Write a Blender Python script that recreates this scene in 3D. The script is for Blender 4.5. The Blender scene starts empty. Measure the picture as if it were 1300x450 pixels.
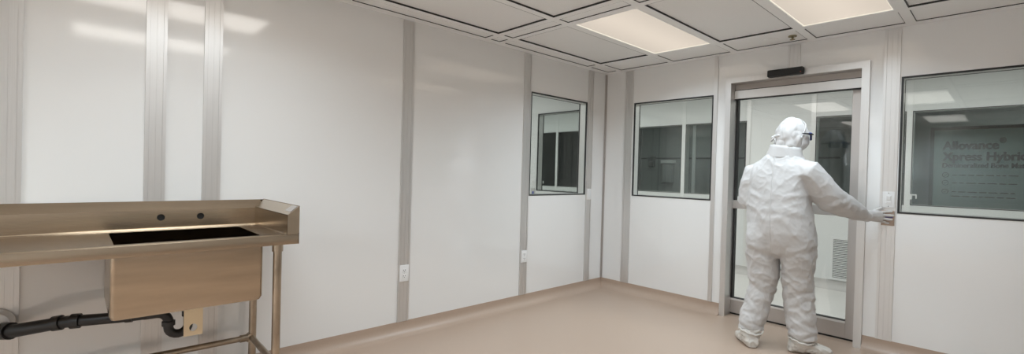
import bpy, bmesh, math, random
from mathutils import Vector, Matrix, noise
random.seed(7)
C = bpy.context.scene.collection
V = Vector
PI = math.pi

# ------------------------------------------------------------------ materials
def newmat(name):
    m = bpy.data.materials.new(name); m.use_nodes = True
    nt = m.node_tree; b = nt.nodes['Principled BSDF']
    return m, nt, b

def pm(name, col, rough=0.5, metal=0.0, coat=0.0, coat_ior=1.5, coat_rough=0.1, spec=0.5,
       noise_amt=0.0, noise_scale=40.0, bump=0.0, bump_scale=60.0, stretch=(1, 1, 1)):
    m, nt, b = newmat(name)
    b.inputs['Base Color'].default_value = (*col, 1)
    b.inputs['Roughness'].default_value = rough
    b.inputs['Metallic'].default_value = metal
    b.inputs['Coat Weight'].default_value = coat
    b.inputs['Coat IOR'].default_value = coat_ior
    b.inputs['Coat Roughness'].default_value = coat_rough
    b.inputs['Specular IOR Level'].default_value = spec
    if noise_amt or bump:
        tc = nt.nodes.new('ShaderNodeTexCoord'); mp = nt.nodes.new('ShaderNodeMapping')
        mp.inputs['Scale'].default_value = stretch
        nt.links.new(tc.outputs['Object'], mp.inputs['Vector'])
    if noise_amt:
        n = nt.nodes.new('ShaderNodeTexNoise'); n.inputs['Scale'].default_value = noise_scale
        n.inputs['Detail'].default_value = 4
        r = nt.nodes.new('ShaderNodeMapRange')
        r.inputs['From Min'].default_value = 0.3; r.inputs['From Max'].default_value = 0.7
        r.inputs['To Min'].default_value = 1 - noise_amt; r.inputs['To Max'].default_value = 1 + noise_amt
        mx = nt.nodes.new('ShaderNodeVectorMath'); mx.operation = 'SCALE'
        mx.inputs[0].default_value = col
        nt.links.new(mp.outputs['Vector'], n.inputs['Vector'])
        nt.links.new(n.outputs['Fac'], r.inputs['Value'])
        nt.links.new(r.outputs['Result'], mx.inputs['Scale'])
        nt.links.new(mx.outputs['Vector'], b.inputs['Base Color'])
    if bump:
        n2 = nt.nodes.new('ShaderNodeTexNoise'); n2.inputs['Scale'].default_value = bump_scale
        bp = nt.nodes.new('ShaderNodeBump'); bp.inputs['Strength'].default_value = bump
        bp.inputs['Distance'].default_value = 0.002
        nt.links.new(mp.outputs['Vector'], n2.inputs['Vector'])
        nt.links.new(n2.outputs['Fac'], bp.inputs['Height'])
        nt.links.new(bp.outputs['Normal'], b.inputs['Normal'])
    return m

def emis(name, col, strength):
    m, nt, b = newmat(name)
    b.inputs['Base Color'].default_value = (0.1, 0.1, 0.1, 1)
    b.inputs['Emission Color'].default_value = (*col, 1)
    b.inputs['Emission Strength'].default_value = strength
    return m

def glassmat(name, tint, ior):
    m = bpy.data.materials.new(name); m.use_nodes = True
    nt = m.node_tree; nt.nodes.clear()
    o = nt.nodes.new('ShaderNodeOutputMaterial'); mix = nt.nodes.new('ShaderNodeMixShader')
    t = nt.nodes.new('ShaderNodeBsdfTransparent'); t.inputs['Color'].default_value = (*tint, 1)
    g = nt.nodes.new('ShaderNodeBsdfGlossy'); g.inputs['Roughness'].default_value = 0.0
    f0 = ((ior - 1) / (ior + 1)) ** 2                       # Schlick reflectance, the same from both sides of the sheet
    ge = nt.nodes.new('ShaderNodeNewGeometry'); dt = nt.nodes.new('ShaderNodeVectorMath'); dt.operation = 'DOT_PRODUCT'
    nt.links.new(ge.outputs['Normal'], dt.inputs[0]); nt.links.new(ge.outputs['Incoming'], dt.inputs[1])
    def mth(op, a, b):
        q = nt.nodes.new('ShaderNodeMath'); q.operation = op
        for i, v in enumerate((a, b)):
            if v is None: continue
            if hasattr(v, 'links'): nt.links.new(v, q.inputs[i])
            else: q.inputs[i].default_value = v
        return q.outputs[0]
    c = mth('ABSOLUTE', dt.outputs['Value'], None)
    p5 = mth('POWER', mth('SUBTRACT', 1.0, c), 5.0)
    nt.links.new(mth('ADD', mth('MULTIPLY', p5, 1 - f0), f0), mix.inputs['Fac'])
    nt.links.new(t.outputs[0], mix.inputs[1]); nt.links.new(g.outputs[0], mix.inputs[2])
    nt.links.new(mix.outputs[0], o.inputs['Surface'])
    return m

M = {}
M['wall'] = pm('wall_panel_white', (0.845, 0.838, 0.825), 0.45, coat=1.0, coat_ior=2.0, coat_rough=0.085,
               bump=0.05, bump_scale=3.0)
M['wall_plain'] = pm('corridor_panel_white', (0.78, 0.785, 0.775), 0.6)
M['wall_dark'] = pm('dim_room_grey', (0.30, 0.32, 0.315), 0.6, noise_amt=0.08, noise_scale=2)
M['floor'] = pm('beige_vinyl', (0.45, 0.335, 0.258), 0.38, noise_amt=0.055, noise_scale=260, coat=0.25, coat_rough=0.3)
M['floor_c'] = pm('corridor_vinyl', (0.72, 0.70, 0.67), 0.4, noise_amt=0.03, noise_scale=200)
M['cove_c'] = pm('corridor_cove', (0.56, 0.54, 0.52), 0.5)
M['alu'] = pm('satin_aluminium', (0.70, 0.685, 0.67), 0.38, metal=0.75, noise_amt=0.03, noise_scale=8, stretch=(60, 60, 0.4))
M['alu_l'] = pm('light_aluminium', (0.78, 0.77, 0.755), 0.4, metal=0.35)
M['alu_d'] = pm('shaded_track_metal', (0.42, 0.38, 0.35), 0.45, metal=0.6)  # shade of the recess over the door is put into this colour
M['stile'] = pm('door_stile_metal', (0.56, 0.53, 0.51), 0.38, metal=0.75)
M['white'] = pm('white_plastic', (0.84, 0.835, 0.825), 0.4)
M['grid'] = pm('ceiling_grid_white', (0.95, 0.95, 0.945), 0.45)
M['filler'] = pm('ceiling_filler_white', (0.94, 0.94, 0.935), 0.5)
M['black'] = pm('black_rubber', (0.012, 0.012, 0.012), 0.6)
M['gasket'] = pm('black_gasket', (0.02, 0.02, 0.02), 0.5)
M['glass'] = glassmat('window_glass', (0.955, 0.967, 0.962), 1.38)
M['glass_door'] = glassmat('door_glass', (0.955, 0.967, 0.962), 1.58)
M['glass_d'] = glassmat('tinted_glass', (0.82, 0.86, 0.845), 1.50)
M['steel'] = pm('brushed_steel', (0.45, 0.365, 0.275), 0.24, metal=1.0, noise_amt=0.10, noise_scale=3.5,
                bump=0.06, bump_scale=40, stretch=(1, 0.6, 6))
M['steel_bowl'] = pm('polished_bowl_steel', (0.45, 0.365, 0.275), 0.10, metal=1.0, noise_amt=0.08, noise_scale=5)
M['steel_leg'] = pm('tube_steel', (0.40, 0.33, 0.255), 0.30, metal=1.0, noise_amt=0.2, noise_scale=14, stretch=(1, 1, 0.5))
M['brass'] = pm('bracket_metal', (0.80, 0.66, 0.46), 0.4, metal=0.5)
M['abs'] = pm('black_pipe', (0.014, 0.013, 0.013), 0.35)
M['suit'] = pm('white_coverall_fabric', (0.60, 0.585, 0.575), 0.6, bump=0.25, bump_scale=55)
M['hood'] = pm('white_hood_fabric', (0.63, 0.615, 0.605), 0.6, bump=0.25, bump_scale=70)
M['boot'] = pm('boot_cover_fabric', (0.66, 0.625, 0.575), 0.55, bump=0.3, bump_scale=60)
M['glove'] = pm('white_nitrile', (0.66, 0.64, 0.625), 0.45)
M['skin'] = pm('skin', (0.62, 0.42, 0.33), 0.5)
M['eye'] = pm('eye_white', (0.8, 0.8, 0.8), 0.2)
M['blue'] = pm('blue_frame', (0.03, 0.06, 0.30), 0.25)
M['lens'] = glassmat('blue_lens', (0.05, 0.10, 0.42), 1.6)
M['led'] = pm('red_led', (0.5, 0.05, 0.02), 0.3)
M['slot'] = pm('dark_slot', (0.06, 0.055, 0.05), 0.5)
M['plate'] = pm('steel_touch_plate', (0.42, 0.33, 0.27), 0.35, metal=0.7)
M['bluemark'] = pm('blue_mark', (0.05, 0.07, 0.35), 0.4)
M['louvre'] = pm('louvre_white', (0.80, 0.80, 0.79), 0.45)
M['teal'] = pm('teal_board', (0.40, 0.50, 0.48), 0.5)
M['dark'] = pm('dark_frame', (0.09, 0.095, 0.095), 0.5)
M['letter'] = pm('dark_vinyl_lettering', (0.012, 0.014, 0.014), 0.8)
M['bronze'] = pm('sprinkler_bronze', (0.30, 0.25, 0.14), 0.4, metal=0.8)

def filter_mat():
    m, nt, b = newmat('perforated_filter_grey')
    tc = nt.nodes.new('ShaderNodeTexCoord')
    v = nt.nodes.new('ShaderNodeTexVoronoi'); v.inputs['Scale'].default_value = 160
    v.inputs['Randomness'].default_value = 0.0
    cr = nt.nodes.new('ShaderNodeValToRGB')
    cr.color_ramp.elements[0].position = 0.30; cr.color_ramp.elements[0].color = (0.80, 0.795, 0.785, 1)
    cr.color_ramp.elements[1].position = 0.36; cr.color_ramp.elements[1].color = (0.96, 0.957, 0.95, 1)
    nt.links.new(tc.outputs['Object'], v.inputs['Vector'])
    nt.links.new(v.outputs['Distance'], cr.inputs['Fac'])
    nt.links.new(cr.outputs['Color'], b.inputs['Base Color'])
    b.inputs['Roughness'].default_value = 0.55
    return m
M['filter'] = filter_mat()
def crease(m, scale, strength):
    """sharp paper-like creases of the non-woven cloth"""
    nt = m.node_tree; b = nt.nodes['Principled BSDF']
    tc = nt.nodes.new('ShaderNodeTexCoord'); n = nt.nodes.new('ShaderNodeTexNoise')
    n.noise_type = 'RIDGED_MULTIFRACTAL'; n.inputs['Scale'].default_value = scale; n.inputs['Detail'].default_value = 3.0
    n.inputs['Roughness'].default_value = .45
    bp = nt.nodes.new('ShaderNodeBump'); bp.inputs['Strength'].default_value = strength; bp.inputs['Distance'].default_value = .006
    nt.links.new(tc.outputs['Object'], n.inputs['Vector']); nt.links.new(n.outputs['Fac'], bp.inputs['Height'])
    nt.links.new(bp.outputs['Normal'], b.inputs['Normal'])
crease(M['suit'], 7.0, .55); crease(M['hood'], 14.0, .6); crease(M['boot'], 14.0, .6)

# ------------------------------------------------------------------ mesh helpers
class MB:
    def __init__(s): s.bm = bmesh.new()
    def box(s, x0, x1, y0, y1, z0, z1, bev=0.0):
        t = bmesh.new()
        vs = [t.verts.new((x, y, z)) for x in (x0, x1) for y in (y0, y1) for z in (z0, z1)]
        for f in ((0, 1, 3, 2), (4, 6, 7, 5), (0, 4, 5, 1), (2, 3, 7, 6), (0, 2, 6, 4), (1, 5, 7, 3)):
            t.faces.new([vs[i] for i in f])
        if bev: bmesh.ops.bevel(t, geom=t.edges[:], offset=bev, segments=3, profile=0.5, affect='EDGES')
        s.merge(t); return s
    def merge(s, t):
        me = bpy.data.meshes.new('tmp'); t.to_mesh(me); t.free(); s.bm.from_mesh(me); bpy.data.meshes.remove(me)
    def prism(s, poly, axis, a0, a1):
        """poly: 2D points; axis 'x','y','z' is the extrusion axis; the 2D coords are the other two in xyz order"""
        def P(p, a):
            if axis == 'x': return (a, p[0], p[1])
            if axis == 'y': return (p[0], a, p[1])
            return (p[0], p[1], a)
        A = [s.bm.verts.new(P(p, a0)) for p in poly]; B = [s.bm.verts.new(P(p, a1)) for p in poly]
        n = len(poly)
        s.bm.faces.new(A[::-1]); s.bm.faces.new(B)
        for i in range(n): s.bm.faces.new([A[i], A[(i + 1) % n], B[(i + 1) % n], B[i]])
        return s
    def loft(s, rings, caps=True):
        R = [[s.bm.verts.new(p) for p in r] for r in rings]; n = len(R[0])
        for a, b in zip(R, R[1:]):
            for i in range(n): s.bm.faces.new([a[i], a[(i + 1) % n], b[(i + 1) % n], b[i]])
        if caps: s.bm.faces.new(R[0][::-1]); s.bm.faces.new(R[-1])
        return s
    def tube(s, pts, rad, n=16, caps=True, up=None, flat=1.0):
        pts = [V(p) for p in pts]; k = len(pts)
        if not hasattr(rad, '__len__'): rad = [rad] * k
        rings = []; prev = None
        for i in range(k):
            d = (pts[min(i + 1, k - 1)] - pts[max(i - 1, 0)]).normalized()
            if prev is None:
                u = V(up) if up else (V((0, 0, 1)) if abs(d.z) < 0.9 else V((0, 1, 0)))
            else: u = prev
            u = (u - d * u.dot(d)).normalized(); prev = u; w = d.cross(u)
            rings.append([pts[i] + rad[i] * (u * math.sin(2 * PI * j / n) + w * flat * math.cos(2 * PI * j / n)) for j in range(n)])
        return s.loft(rings, caps)
    def ell(s, c, r, M3=None, u=24, v=14):
        t = bmesh.new(); bmesh.ops.create_uvsphere(t, u_segments=u, v_segments=v, radius=1)
        for q in t.verts:
            p = V((q.co.x * r[0], q.co.y * r[1], q.co.z * r[2]))
            q.co = (M3 @ p if M3 else p) + V(c)
        s.merge(t); return s
    def build(s, name, mat, parent=None, smooth=False, origin=None):
        bmesh.ops.recalc_face_normals(s.bm, faces=s.bm.faces[:])
        me = bpy.data.meshes.new(name)
        off = V((0, 0, 0))
        if parent is not None: off = wloc(parent)
        elif origin: off = V(origin)
        for v in s.bm.verts: v.co -= off
        s.bm.to_mesh(me); s.bm.free()
        if smooth:
            for p in me.polygons: p.use_smooth = True
        me.materials.append(mat)
        o = bpy.data.objects.new(name, me); C.objects.link(o)
        if parent is not None: o.parent = parent
        elif origin: o.location = off
        if smooth == 'auto':
            md = o.modifiers.new('es', 'EDGE_SPLIT'); md.split_angle = math.radians(35)
        return o

def wloc(o):
    p = V((0, 0, 0))
    while o: p = p + o.location; o = o.parent
    return p

def thing(name, label, cat, loc=(0, 0, 0), group=None):
    o = bpy.data.objects.new(name, None); C.objects.link(o); o.location = loc; o.empty_display_size = 0.1
    return tag(o, label, cat, group)
def tag(o, label, cat, group=None):
    o['label'] = label; o['category'] = cat
    if group: o['group'] = group
    return o
def struct(o): o['kind'] = 'structure'; return o
def dup(root, loc, label=None):
    r = root.copy(); C.objects.link(r); r.location = loc
    if label: r['label'] = label
    for ch in list(root.children):
        c = ch.copy(); C.objects.link(c); c.parent = r
    return r

def wall_boxes(mb, axis, u0, u1, t0, t1, z0, z1, holes):
    """a wall running along u with thickness t0..t1 and rectangular holes (u0,u1,z0,z1)"""
    def bx(a, b, c, d):
        if b - a < 1e-5 or d - c < 1e-5: return
        if axis == 'x': mb.box(a, b, t0, t1, c, d)
        else: mb.box(t0, t1, a, b, c, d)
    hs = sorted(holes); cur = u0
    for h in hs:
        bx(cur, h[0], z0, z1); bx(h[0], h[1], z0, h[2]); bx(h[0], h[1], h[3], z1); cur = h[1]
    bx(cur, u1, z0, z1)

H = 2.421
XR, YB = 4.72, -7.72
# ------------------------------------------------------------------ room shell
WF = (0.376, 1.236, 1.058, 2.060); WR = (2.616, 3.790, 1.050, 2.052); WS = (-1.062, -0.190, 1.046, 2.048)
DR = (1.375, 2.408, 0.0, 2.175)
WL = (-1.206, -0.335, 1.054, 2.062)
WT = 0.10
mb = MB(); wall_boxes(mb, 'x', -.05, XR + .1, 0.0, WT, 0, 2.48, [WF, DR, WR]); struct(mb.build('wall_far', M['wall']))
mb = MB(); wall_boxes(mb, 'x', -4.2, -.05, 0.0, WT, 0, 2.48, [WS]); struct(mb.build('wall_side', M['wall_plain']))
mb = MB(); wall_boxes(mb, 'y', YB - .1, 0.0, -WT, 0.0, 0, 2.48, [WL]); struct(mb.build('wall_left', M['wall']))
struct(MB().box(XR, XR + .1, YB - .1, 0, 0, 2.48).build('wall_right', M['wall']))
struct(MB().box(-.0, XR, YB - .1, YB, 0, 2.48).build('wall_back', M['wall']))
struct(MB().box(-.1, XR + .1, YB - .1, 0.05, -.1, 0).build('floor', M['floor']))

# coved skirting: floor vinyl turned up the wall
def cove(r=0.075, h=0.105, t=0.004, n=8):
    pts = [(0, 0), (0, h), (t, h)]
    for i in range(n + 1):
        a = PI + (PI / 2) * i / n
        pts.append((t + r + r * math.cos(a), r + 0.0 + r * math.sin(a)))
    return pts
cv = cove()
struct(MB().prism([(p[0], p[1]) for p in cv], 'y', YB, 0).build('baseboard_left', M['floor'], smooth='auto'))
struct(MB().prism([(-p[0], p[1]) for p in cv], 'x', 0, 1.356).build('baseboard_far', M['floor'], smooth='auto'))
struct(MB().prism([(-p[0], p[1]) for p in cv], 'x', 2.432, XR).build('baseboard_far', M['floor'], smooth='auto'))
for nm, o in (('a', None),):
    struct(MB().prism([(XR - p[0], p[1]) for p in cv], 'y', YB, 0).build('baseboard_right', M['floor'], smooth='auto'))

# ribbed aluminium battens that cover the panel joints
tn = [0]
def batten(axis, a, b, z0, z1, d=0.010, plane=0.0, sgn=1, mat='alu'):
    w = b - a; g = 0.030; lo = 0.62
    us = [0, .17, .17, .17 + g, .17 + g, .5 - g / 2, .5 - g / 2, .5 + g / 2, .5 + g / 2, .83 - g, .83 - g, .83, .83, 1]
    hs = [1, 1, lo, lo, .8, .8, lo, lo, .8, .8, lo, lo, 1, 1]
    if w < .06: us = [0, 1]; hs = [1, 1]
    prof = [(a, 0)] + [(a + u * w, h * d) for u, h in zip(us, hs)] + [(b, 0)]
    if axis == 'y': poly = [(plane + sgn * q, p) for p, q in prof]
    else: poly = [(p, plane + sgn * q) for p, q in prof]
    tn[0] += 1
    struct(MB().prism(poly, 'z', z0, z1).build('trim_%d' % tn[0], M[mat]))
for a, b in ((-4.690, -4.596), (-4.142, -4.050), (-3.878, -3.787), (-2.600, -2.504), (-1.307, -1.214), (-.325, -.232),
             (-5.95, -5.855), (-7.25, -7.155)):
    batten('y', a, b, 0.104, 2.412)
for a, b in ((.265, .361), (1.240, 1.276), (2.512, 2.608), (3.795, 3.89)):
    batten('x', a, b, 0.104, 2.412, sgn=-1)
batten('x', 1.860, 1.955, 2.20, 2.412, sgn=-1)
# corner angle
tn[0] += 1
struct(MB().prism([(0, 0), (.004, -.004), (.004, -.019), (0, -.019)], 'z', .104, 2.412)
       .prism([(0, 0), (.019, 0), (.019, -.004), (.004, -.004)], 'z', .104, 2.412).build('trim_%d' % tn[0], M['stile']))

# ------------------------------------------------------------------ ceiling
TX = [0.217 + .612 * k for k in range(8)]
TY = []
for k in range(5): TY += [-.421 - 1.409 * k, -1.665 - 1.409 * k]
hw = .029
mb = MB()
mb.box(0, .075, YB, 0, H, H + .03); mb.box(.075, XR, -.076, 0, H, H + .03)
mb.box(XR - .075, XR, YB, -.076, H, H + .03); mb.box(.075, XR - .075, YB, YB + .076, H, H + .03)
for x in TX: mb.box(x - hw, x + hw, YB + .076, -.076, H, H + .03)
for y in TY:
    xs = [.075] + sum([[x - hw, x + hw] for x in TX], []) + [XR - .075]
    for i in range(0, len(xs), 2): mb.box(xs[i], xs[i + 1], y - hw, y + hw, H, H + .03)
ceil = struct(mb.build('ceiling', M['grid']))
struct(MB().box(-.1, XR + .1, YB - .1, .1, H + .05, H + .1).build('backing', M['filler'], ceil))
fp, fg = MB(), MB()
def opening(mb, x0, x1, y0, y1, z0, z1, t=.004):
    mb.box(x0, x0 + t, y0, y1, z0, z1); mb.box(x1 - t, x1, y0, y1, z0, z1)
    mb.box(x0 + t, x1 - t, y0, y0 + t, z0, z1); mb.box(x0 + t, x1 - t, y1 - t, y1, z0, z1)
xb = [(.075, TX[0] - hw)] + [(TX[i] + hw, TX[i + 1] - hw) for i in range(7)] + [(TX[7] + hw, XR - .075)]
yb = [(TY[0] + hw, -.076)] + [(TY[i + 1] + hw, TY[i] - hw) for i in range(9)] + [(YB + .076, TY[9] - hw)]
cells = {}
for i, (x0, x1) in enumerate(xb):
    for j, (y0, y1) in enumerate(yb):
        if 0 < i < 8 and j % 2 == 1: cells[(i - 1, (j - 1) // 2)] = (x0, x1, y0, y1)
        else:
            fp.box(x0, x1, y0, y1, H + .006, H + .012)
            opening(fg, x0, x1, y0, y1, H + .0008, H + .0061, .003)
struct(fp.build('filler_panel', M['filler'], ceil)); struct(fg.build('gasket', M['gasket'], ceil))

pw, pl = xb[1][1] - xb[1][0], yb[1][1] - yb[1][0]
def make_filter(c, label):
    x0, x1, y0, y1 = c; o = ((x0 + x1) / 2, (y0 + y1) / 2, H + .012)
    r = MB().box(x0, x1, y0, y1, H + .012, H + .03).build('ceiling_filter', M['filter'], origin=o)
    tag(r, label, 'ceiling panel', 'perforated filter panels in the ceiling grid')
    g = MB(); opening(g, x0, x1, y0, y1, H + .0008, H + .0121, .005); g.build('gasket', M['gasket'], r)
    return r
def diffuser_mat(lit, col=(1.0, .87, .73)):
    m, nt, b = newmat('lit_diffuser')
    b.inputs['Base Color'].default_value = (.10, .10, .10, 1)
    tc = nt.nodes.new('ShaderNodeTexCoord'); sp = nt.nodes.new('ShaderNodeSeparateXYZ')
    nt.links.new(tc.outputs['Object'], sp.inputs[0])
    ab = nt.nodes.new('ShaderNodeMath'); ab.operation = 'ABSOLUTE'; nt.links.new(sp.outputs['X'], ab.inputs[0])
    mr = nt.nodes.new('ShaderNodeMapRange'); mr.interpolation_type = 'SMOOTHSTEP'
    mr.inputs['From Min'].default_value = 0.0; mr.inputs['From Max'].default_value = 0.28
    mr.inputs['To Min'].default_value = 1.0; mr.inputs['To Max'].default_value = .86
    nt.links.new(ab.outputs[0], mr.inputs['Value'])
    b.inputs['Emission Color'].default_value = (*col, 1)
    ml = nt.nodes.new('ShaderNodeMath'); ml.operation = 'MULTIPLY'; ml.inputs[1].default_value = lit
    nt.links.new(mr.outputs[0], ml.inputs[0]); nt.links.new(ml.outputs[0], b.inputs['Emission Strength'])
    return m
LIT = .64
LIT_BACK = 3.1
WATTS = {0: 13.5, 2: 12.0, 4: 32.0}
M['diffuser'] = diffuser_mat(LIT); M['diffuser_back'] = diffuser_mat(LIT_BACK, (1.0, .95, .88))
M['lens_edge'] = emis('edge_glow', (1.0, .93, .78), 0.75)  # glow stands in for the highlight on the fitting's inner sides
def make_light(c, label, watts, dm, spread):
    x0, x1, y0, y1 = c; o = ((x0 + x1) / 2, (y0 + y1) / 2, H + .004)
    f = MB(); opening(f, x0, x1, y0, y1, H - .001, H + .03, .014)
    r = f.build('ceiling_light', M['grid'], origin=o)
    tag(r, label, 'ceiling light', 'flush ceiling lights in the grid')
    MB().box(x0 + .014, x1 - .014, y0 + .014, y1 - .014, H + .006, H + .012).build('diffuser', M[dm], r)
    g = MB(); opening(g, x0 + .014, x1 - .014, y0 + .014, y1 - .014, H + .001, H + .006, .005); g.build('edge_glow', M['lens_edge'], r)
    ld = bpy.data.lights.new('lamp', 'AREA'); ld.shape = 'RECTANGLE'; ld.size = pw - .06; ld.size_y = pl - .06
    ld.energy = watts; ld.color = (.825, .965, 1.065); ld.spread = math.radians(spread)
    lo = bpy.data.objects.new('lamp', ld); C.objects.link(lo); lo.parent = r; lo.location = (0, 0, -.004)
    return r
flabels = {(0, 0): 'grey ceiling filter panel nearest the corner of the two walls',
           (2, 0): 'grey ceiling filter panel between the two lit ceiling lights',
           (4, 0): 'grey ceiling filter panel right of the second light, at the top edge',
           (0, 1): 'grey ceiling filter panel above the left wall between its two ribbed strips',
           (1, 1): 'grey ceiling filter panel diagonally up and left of the cream light over the far window'}
llabels = {(1, 0): 'lit cream ceiling light panel over the far window left of the door',
           (3, 0): 'lit cream ceiling light panel above the door, cut by the top edge'}
f0 = None; l0 = {}
for (i, j), c in sorted(cells.items()):
    o = ((c[0] + c[1]) / 2, (c[2] + c[3]) / 2)
    if i % 2 == 1 and j % 2 == 0 and i < 5:
        lb = llabels.get((i, j), 'lit ceiling light panel farther back over the room')
        back = j
        if back not in l0: l0[back] = make_light(c, lb, WATTS[j], 'diffuser_back', 150) if back else make_light(c, lb, WATTS[j], 'diffuser', 141)
        else: dup(l0[back], (o[0], o[1], H + .004), lb)
    else:
        lb = flabels.get((i, j), 'grey ceiling filter panel farther back over the room')
        if f0 is None: f0 = make_filter(c, lb)
        else: dup(f0, (o[0], o[1], H + .012), lb)

# sprinkler and cover disc in the ceiling strip above the door
sp = MB().tube([(1.96, -.24, H + .006), (1.96, -.24, H - .002)], [.030, .030], 20).build('fire_sprinkler', M['bronze'], origin=(1.96, -.24, H + .006))
tag(sp, 'small bronze fire sprinkler in the ceiling strip above the door', 'sprinkler')
MB().tube([(1.96, -.24, H - .002), (1.96, -.24, H - .022)], [.008, .008], 10).build('stem', M['bronze'], sp)
MB().tube([(1.96, -.24, H - .022), (1.96, -.24, H - .026)], [.020, .018], 16).build('deflector', M['bronze'], sp)
cd = MB().tube([(1.80, -.24, H + .006), (1.80, -.24, H + .0015), (1.80, -.24, H - .001)], [.055, .055, .050], 28).build('cover_disc', M['filler'], origin=(1.80, -.24, H + .006))
tag(cd, 'round white cover disc in the ceiling strip beside the sprinkler', 'ceiling cap')

# ------------------------------------------------------------------ windows
wn = [0]
def window(axis, h, t0, t1, glass='glass', back=True, gw=.012, frame='alu_l'):
    """liner in the hole, black gasket on both faces, a pane at each face. axis: direction of the wall"""
    u0, u1, z0, z1 = h
    def bx(mb, a, b, c, d, p, q):
        if axis == 'x': mb.box(a, b, c, d, p, q)
        else: mb.box(c, d, a, b, p, q)
    def ringbox(mb, a, b, p, q, c, d, t):
        bx(mb, a, a + t, c, d, p, q); bx(mb, b - t, b, c, d, p, q)
        bx(mb, a + t, b - t, c, d, p, p + t); bx(mb, a + t, b - t, c, d, q - t, q)
    wn[0] += 1
    lin = MB(); ringbox(lin, u0, u1, z0, z1, t0 + .002, t1 - .002, .010)
    w = struct(lin.build('window_%d' % wn[0], M[frame]))
    g = MB()
    for c, d in ((t0 - .003, t0 + .012), (t1 - .012, t1 + .003)): ringbox(g, u0, u1, z0, z1, c, d, gw)
    g.build('gasket', M['gasket'], w)
    for k, y in enumerate((t0 + .006, t1 - .006)):
        if k and not back: continue
        p = MB(); bx(p, u0 + gw, u1 - gw, y - .001, y + .001, z0 + gw, z1 - gw); p.build('pane', M[glass], w)
    return w
window('y', WL, -WT, 0)
window('x', WF, 0, WT); window('x', WR, 0, WT); window('x', WS, 0, WT)

# ------------------------------------------------------------------ sliding door
jy = -.022
mb = MB()
mb.box(1.355, 1.403, jy, WT + .012, 0, 2.148); mb.box(2.380, 2.431, jy, WT + .012, 0, 2.148)
mb.prism([(1.355, 2.148), (1.403, 2.148), (1.355, 2.200)], 'y', jy, WT + .012)
mb.prism([(2.431, 2.148), (2.431, 2.200), (2.380, 2.148)], 'y', jy, WT + .012)
mb.prism([(1.403, 2.148), (2.380, 2.148), (2.431, 2.200), (1.355, 2.200)], 'y', jy, WT + .012)
tn[0] += 1
struct(mb.build('trim_%d' % tn[0], M['alu']))
d = MB()
d.box(2.300, 2.392, .115, .157, .015, 2.075, .002)                       # right stile
d.box(1.310, 1.392, .115, .157, .015, 2.075, .002)
d.box(1.392, 2.300, .115, .157, .015, .135, .002)
d.box(1.392, 2.300, .115, .157, 2.030, 2.075, .002)
door = struct(d.build('door_1', M['stile']))
g = MB()
def ring_x(mb, x0, x1, y0, y1, z0, z1, t):
    mb.box(x0, x0 + t, y0, y1, z0, z1); mb.box(x1 - t, x1, y0, y1, z0, z1)
    mb.box(x0 + t, x1 - t, y0, y1, z0, z0 + t); mb.box(x0 + t, x1 - t, y0, y1, z1 - t, z1)
MB().box(1.392, 2.300, .110, .160, .135, .153).build('glazing_bead', M['alu_l'], door)
g.box(1.392, 2.300, .112, .158, .153, .158); g.box(1.392, 1.420, .112, .158, .158, 2.03); g.build('gasket', M['gasket'], door)
MB().box(1.420, 2.300, .134, .138, .158, 2.030).build('pane', M['glass_door'], door)
pb = MB(); pb.box(1.392, 2.300, .098, .115, .995, 1.072, .003); pb.build('push_bar', M['stile'], door)
MB().box(1.31, 2.392, .118, .154, 0.001, .015).build('bottom_seal', M['black'], door)
hd = MB(); hd.box(1.404, 2.379, .060, .112, 2.012, 2.088, .003)
tn[0] += 1
hdr = struct(hd.build('trim_%d' % tn[0], M['alu_l']))
MB().box(1.404, 2.379, .075, .112, 2.094, 2.147).build('track', M['alu_d'], hdr)  # dark metal carries the recess shade in its colour
MB().box(1.404, 2.379, .066, .112, 2.088, 2.094).build('seal', M['black'], hdr)
MB().box(1.404, 2.379, .064, .112, 2.005, 2.012).build('lower_seal', M['black'], hdr)
struct(MB().box(1.25, 2.45, .05, .25, -.1, 0.001).build('trim_90', M['floor']))

s = MB().box(1.722, 1.995, -.075, -.021, 2.152, 2.212, .010).build('door_sensor', M['black'], origin=(1.86, -.022, 2.182), smooth='auto')
tag(s, 'black motion sensor bar fixed on the casing above the door', 'sensor')
MB().box(1.975, 1.981, -.0762, -.074, 2.166, 2.172).build('indicator_light', M['led'], s)

# ------------------------------------------------------------------ wall plates
def plate_y(name, label, y0, y1, z0, z1, cat, kind):
    o = (0.010, (y0 + y1) / 2, (z0 + z1) / 2)
    r = MB().box(.009, .016, y0, y1, z0, z1, .002).build(name, M['white'], origin=o, smooth='auto')
    tag(r, label, cat)
    yc, zc = o[1], o[2]
    if kind == 'duplex':
        for s_ in (-1, 1):
            zz = zc + s_ * .021
            f = MB().box(.015, .0185, yc - .017, yc + .017, zz - .0145, zz + .0145, .001).build('receptacle', M['white'], r)
            sl = MB(); sl.box(.018, .0192, yc - .009, yc - .006, zz - .002, zz + .008); sl.box(.018, .0192, yc + .006, yc + .009, zz - .002, zz + .008)
            sl.tube([(.018, yc, zz - .008), (.0192, yc, zz - .008)], .003, 8); sl.build('slots', M['slot'], r)
        MB().tube([(.0155, yc, zc), (.0175, yc, zc)], .003, 8).build('screw', M['alu'], r)
    else:
        MB().box(.015, .019, yc - .016, yc + .016, zc - .033, zc + .033, .001).build('rocker' if kind == 'rocker' else 'insert', M['white'], r)
        for s_ in (-1, 1): MB().tube([(.0155, yc, zc + s_ * .048), (.0172, yc, zc + s_ * .048)], .003, 8).build('screw', M['alu'], r)
    return r
plate_y('wall_outlet', 'white duplex socket low on the ribbed strip nearest the sink', -2.592, -2.513, .414, .540, 'outlet', 'duplex')
plate_y('wall_outlet', 'white socket plate low on the strip left of the side window', -1.296, -1.222, .416, .530, 'outlet', 'duplex')
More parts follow.
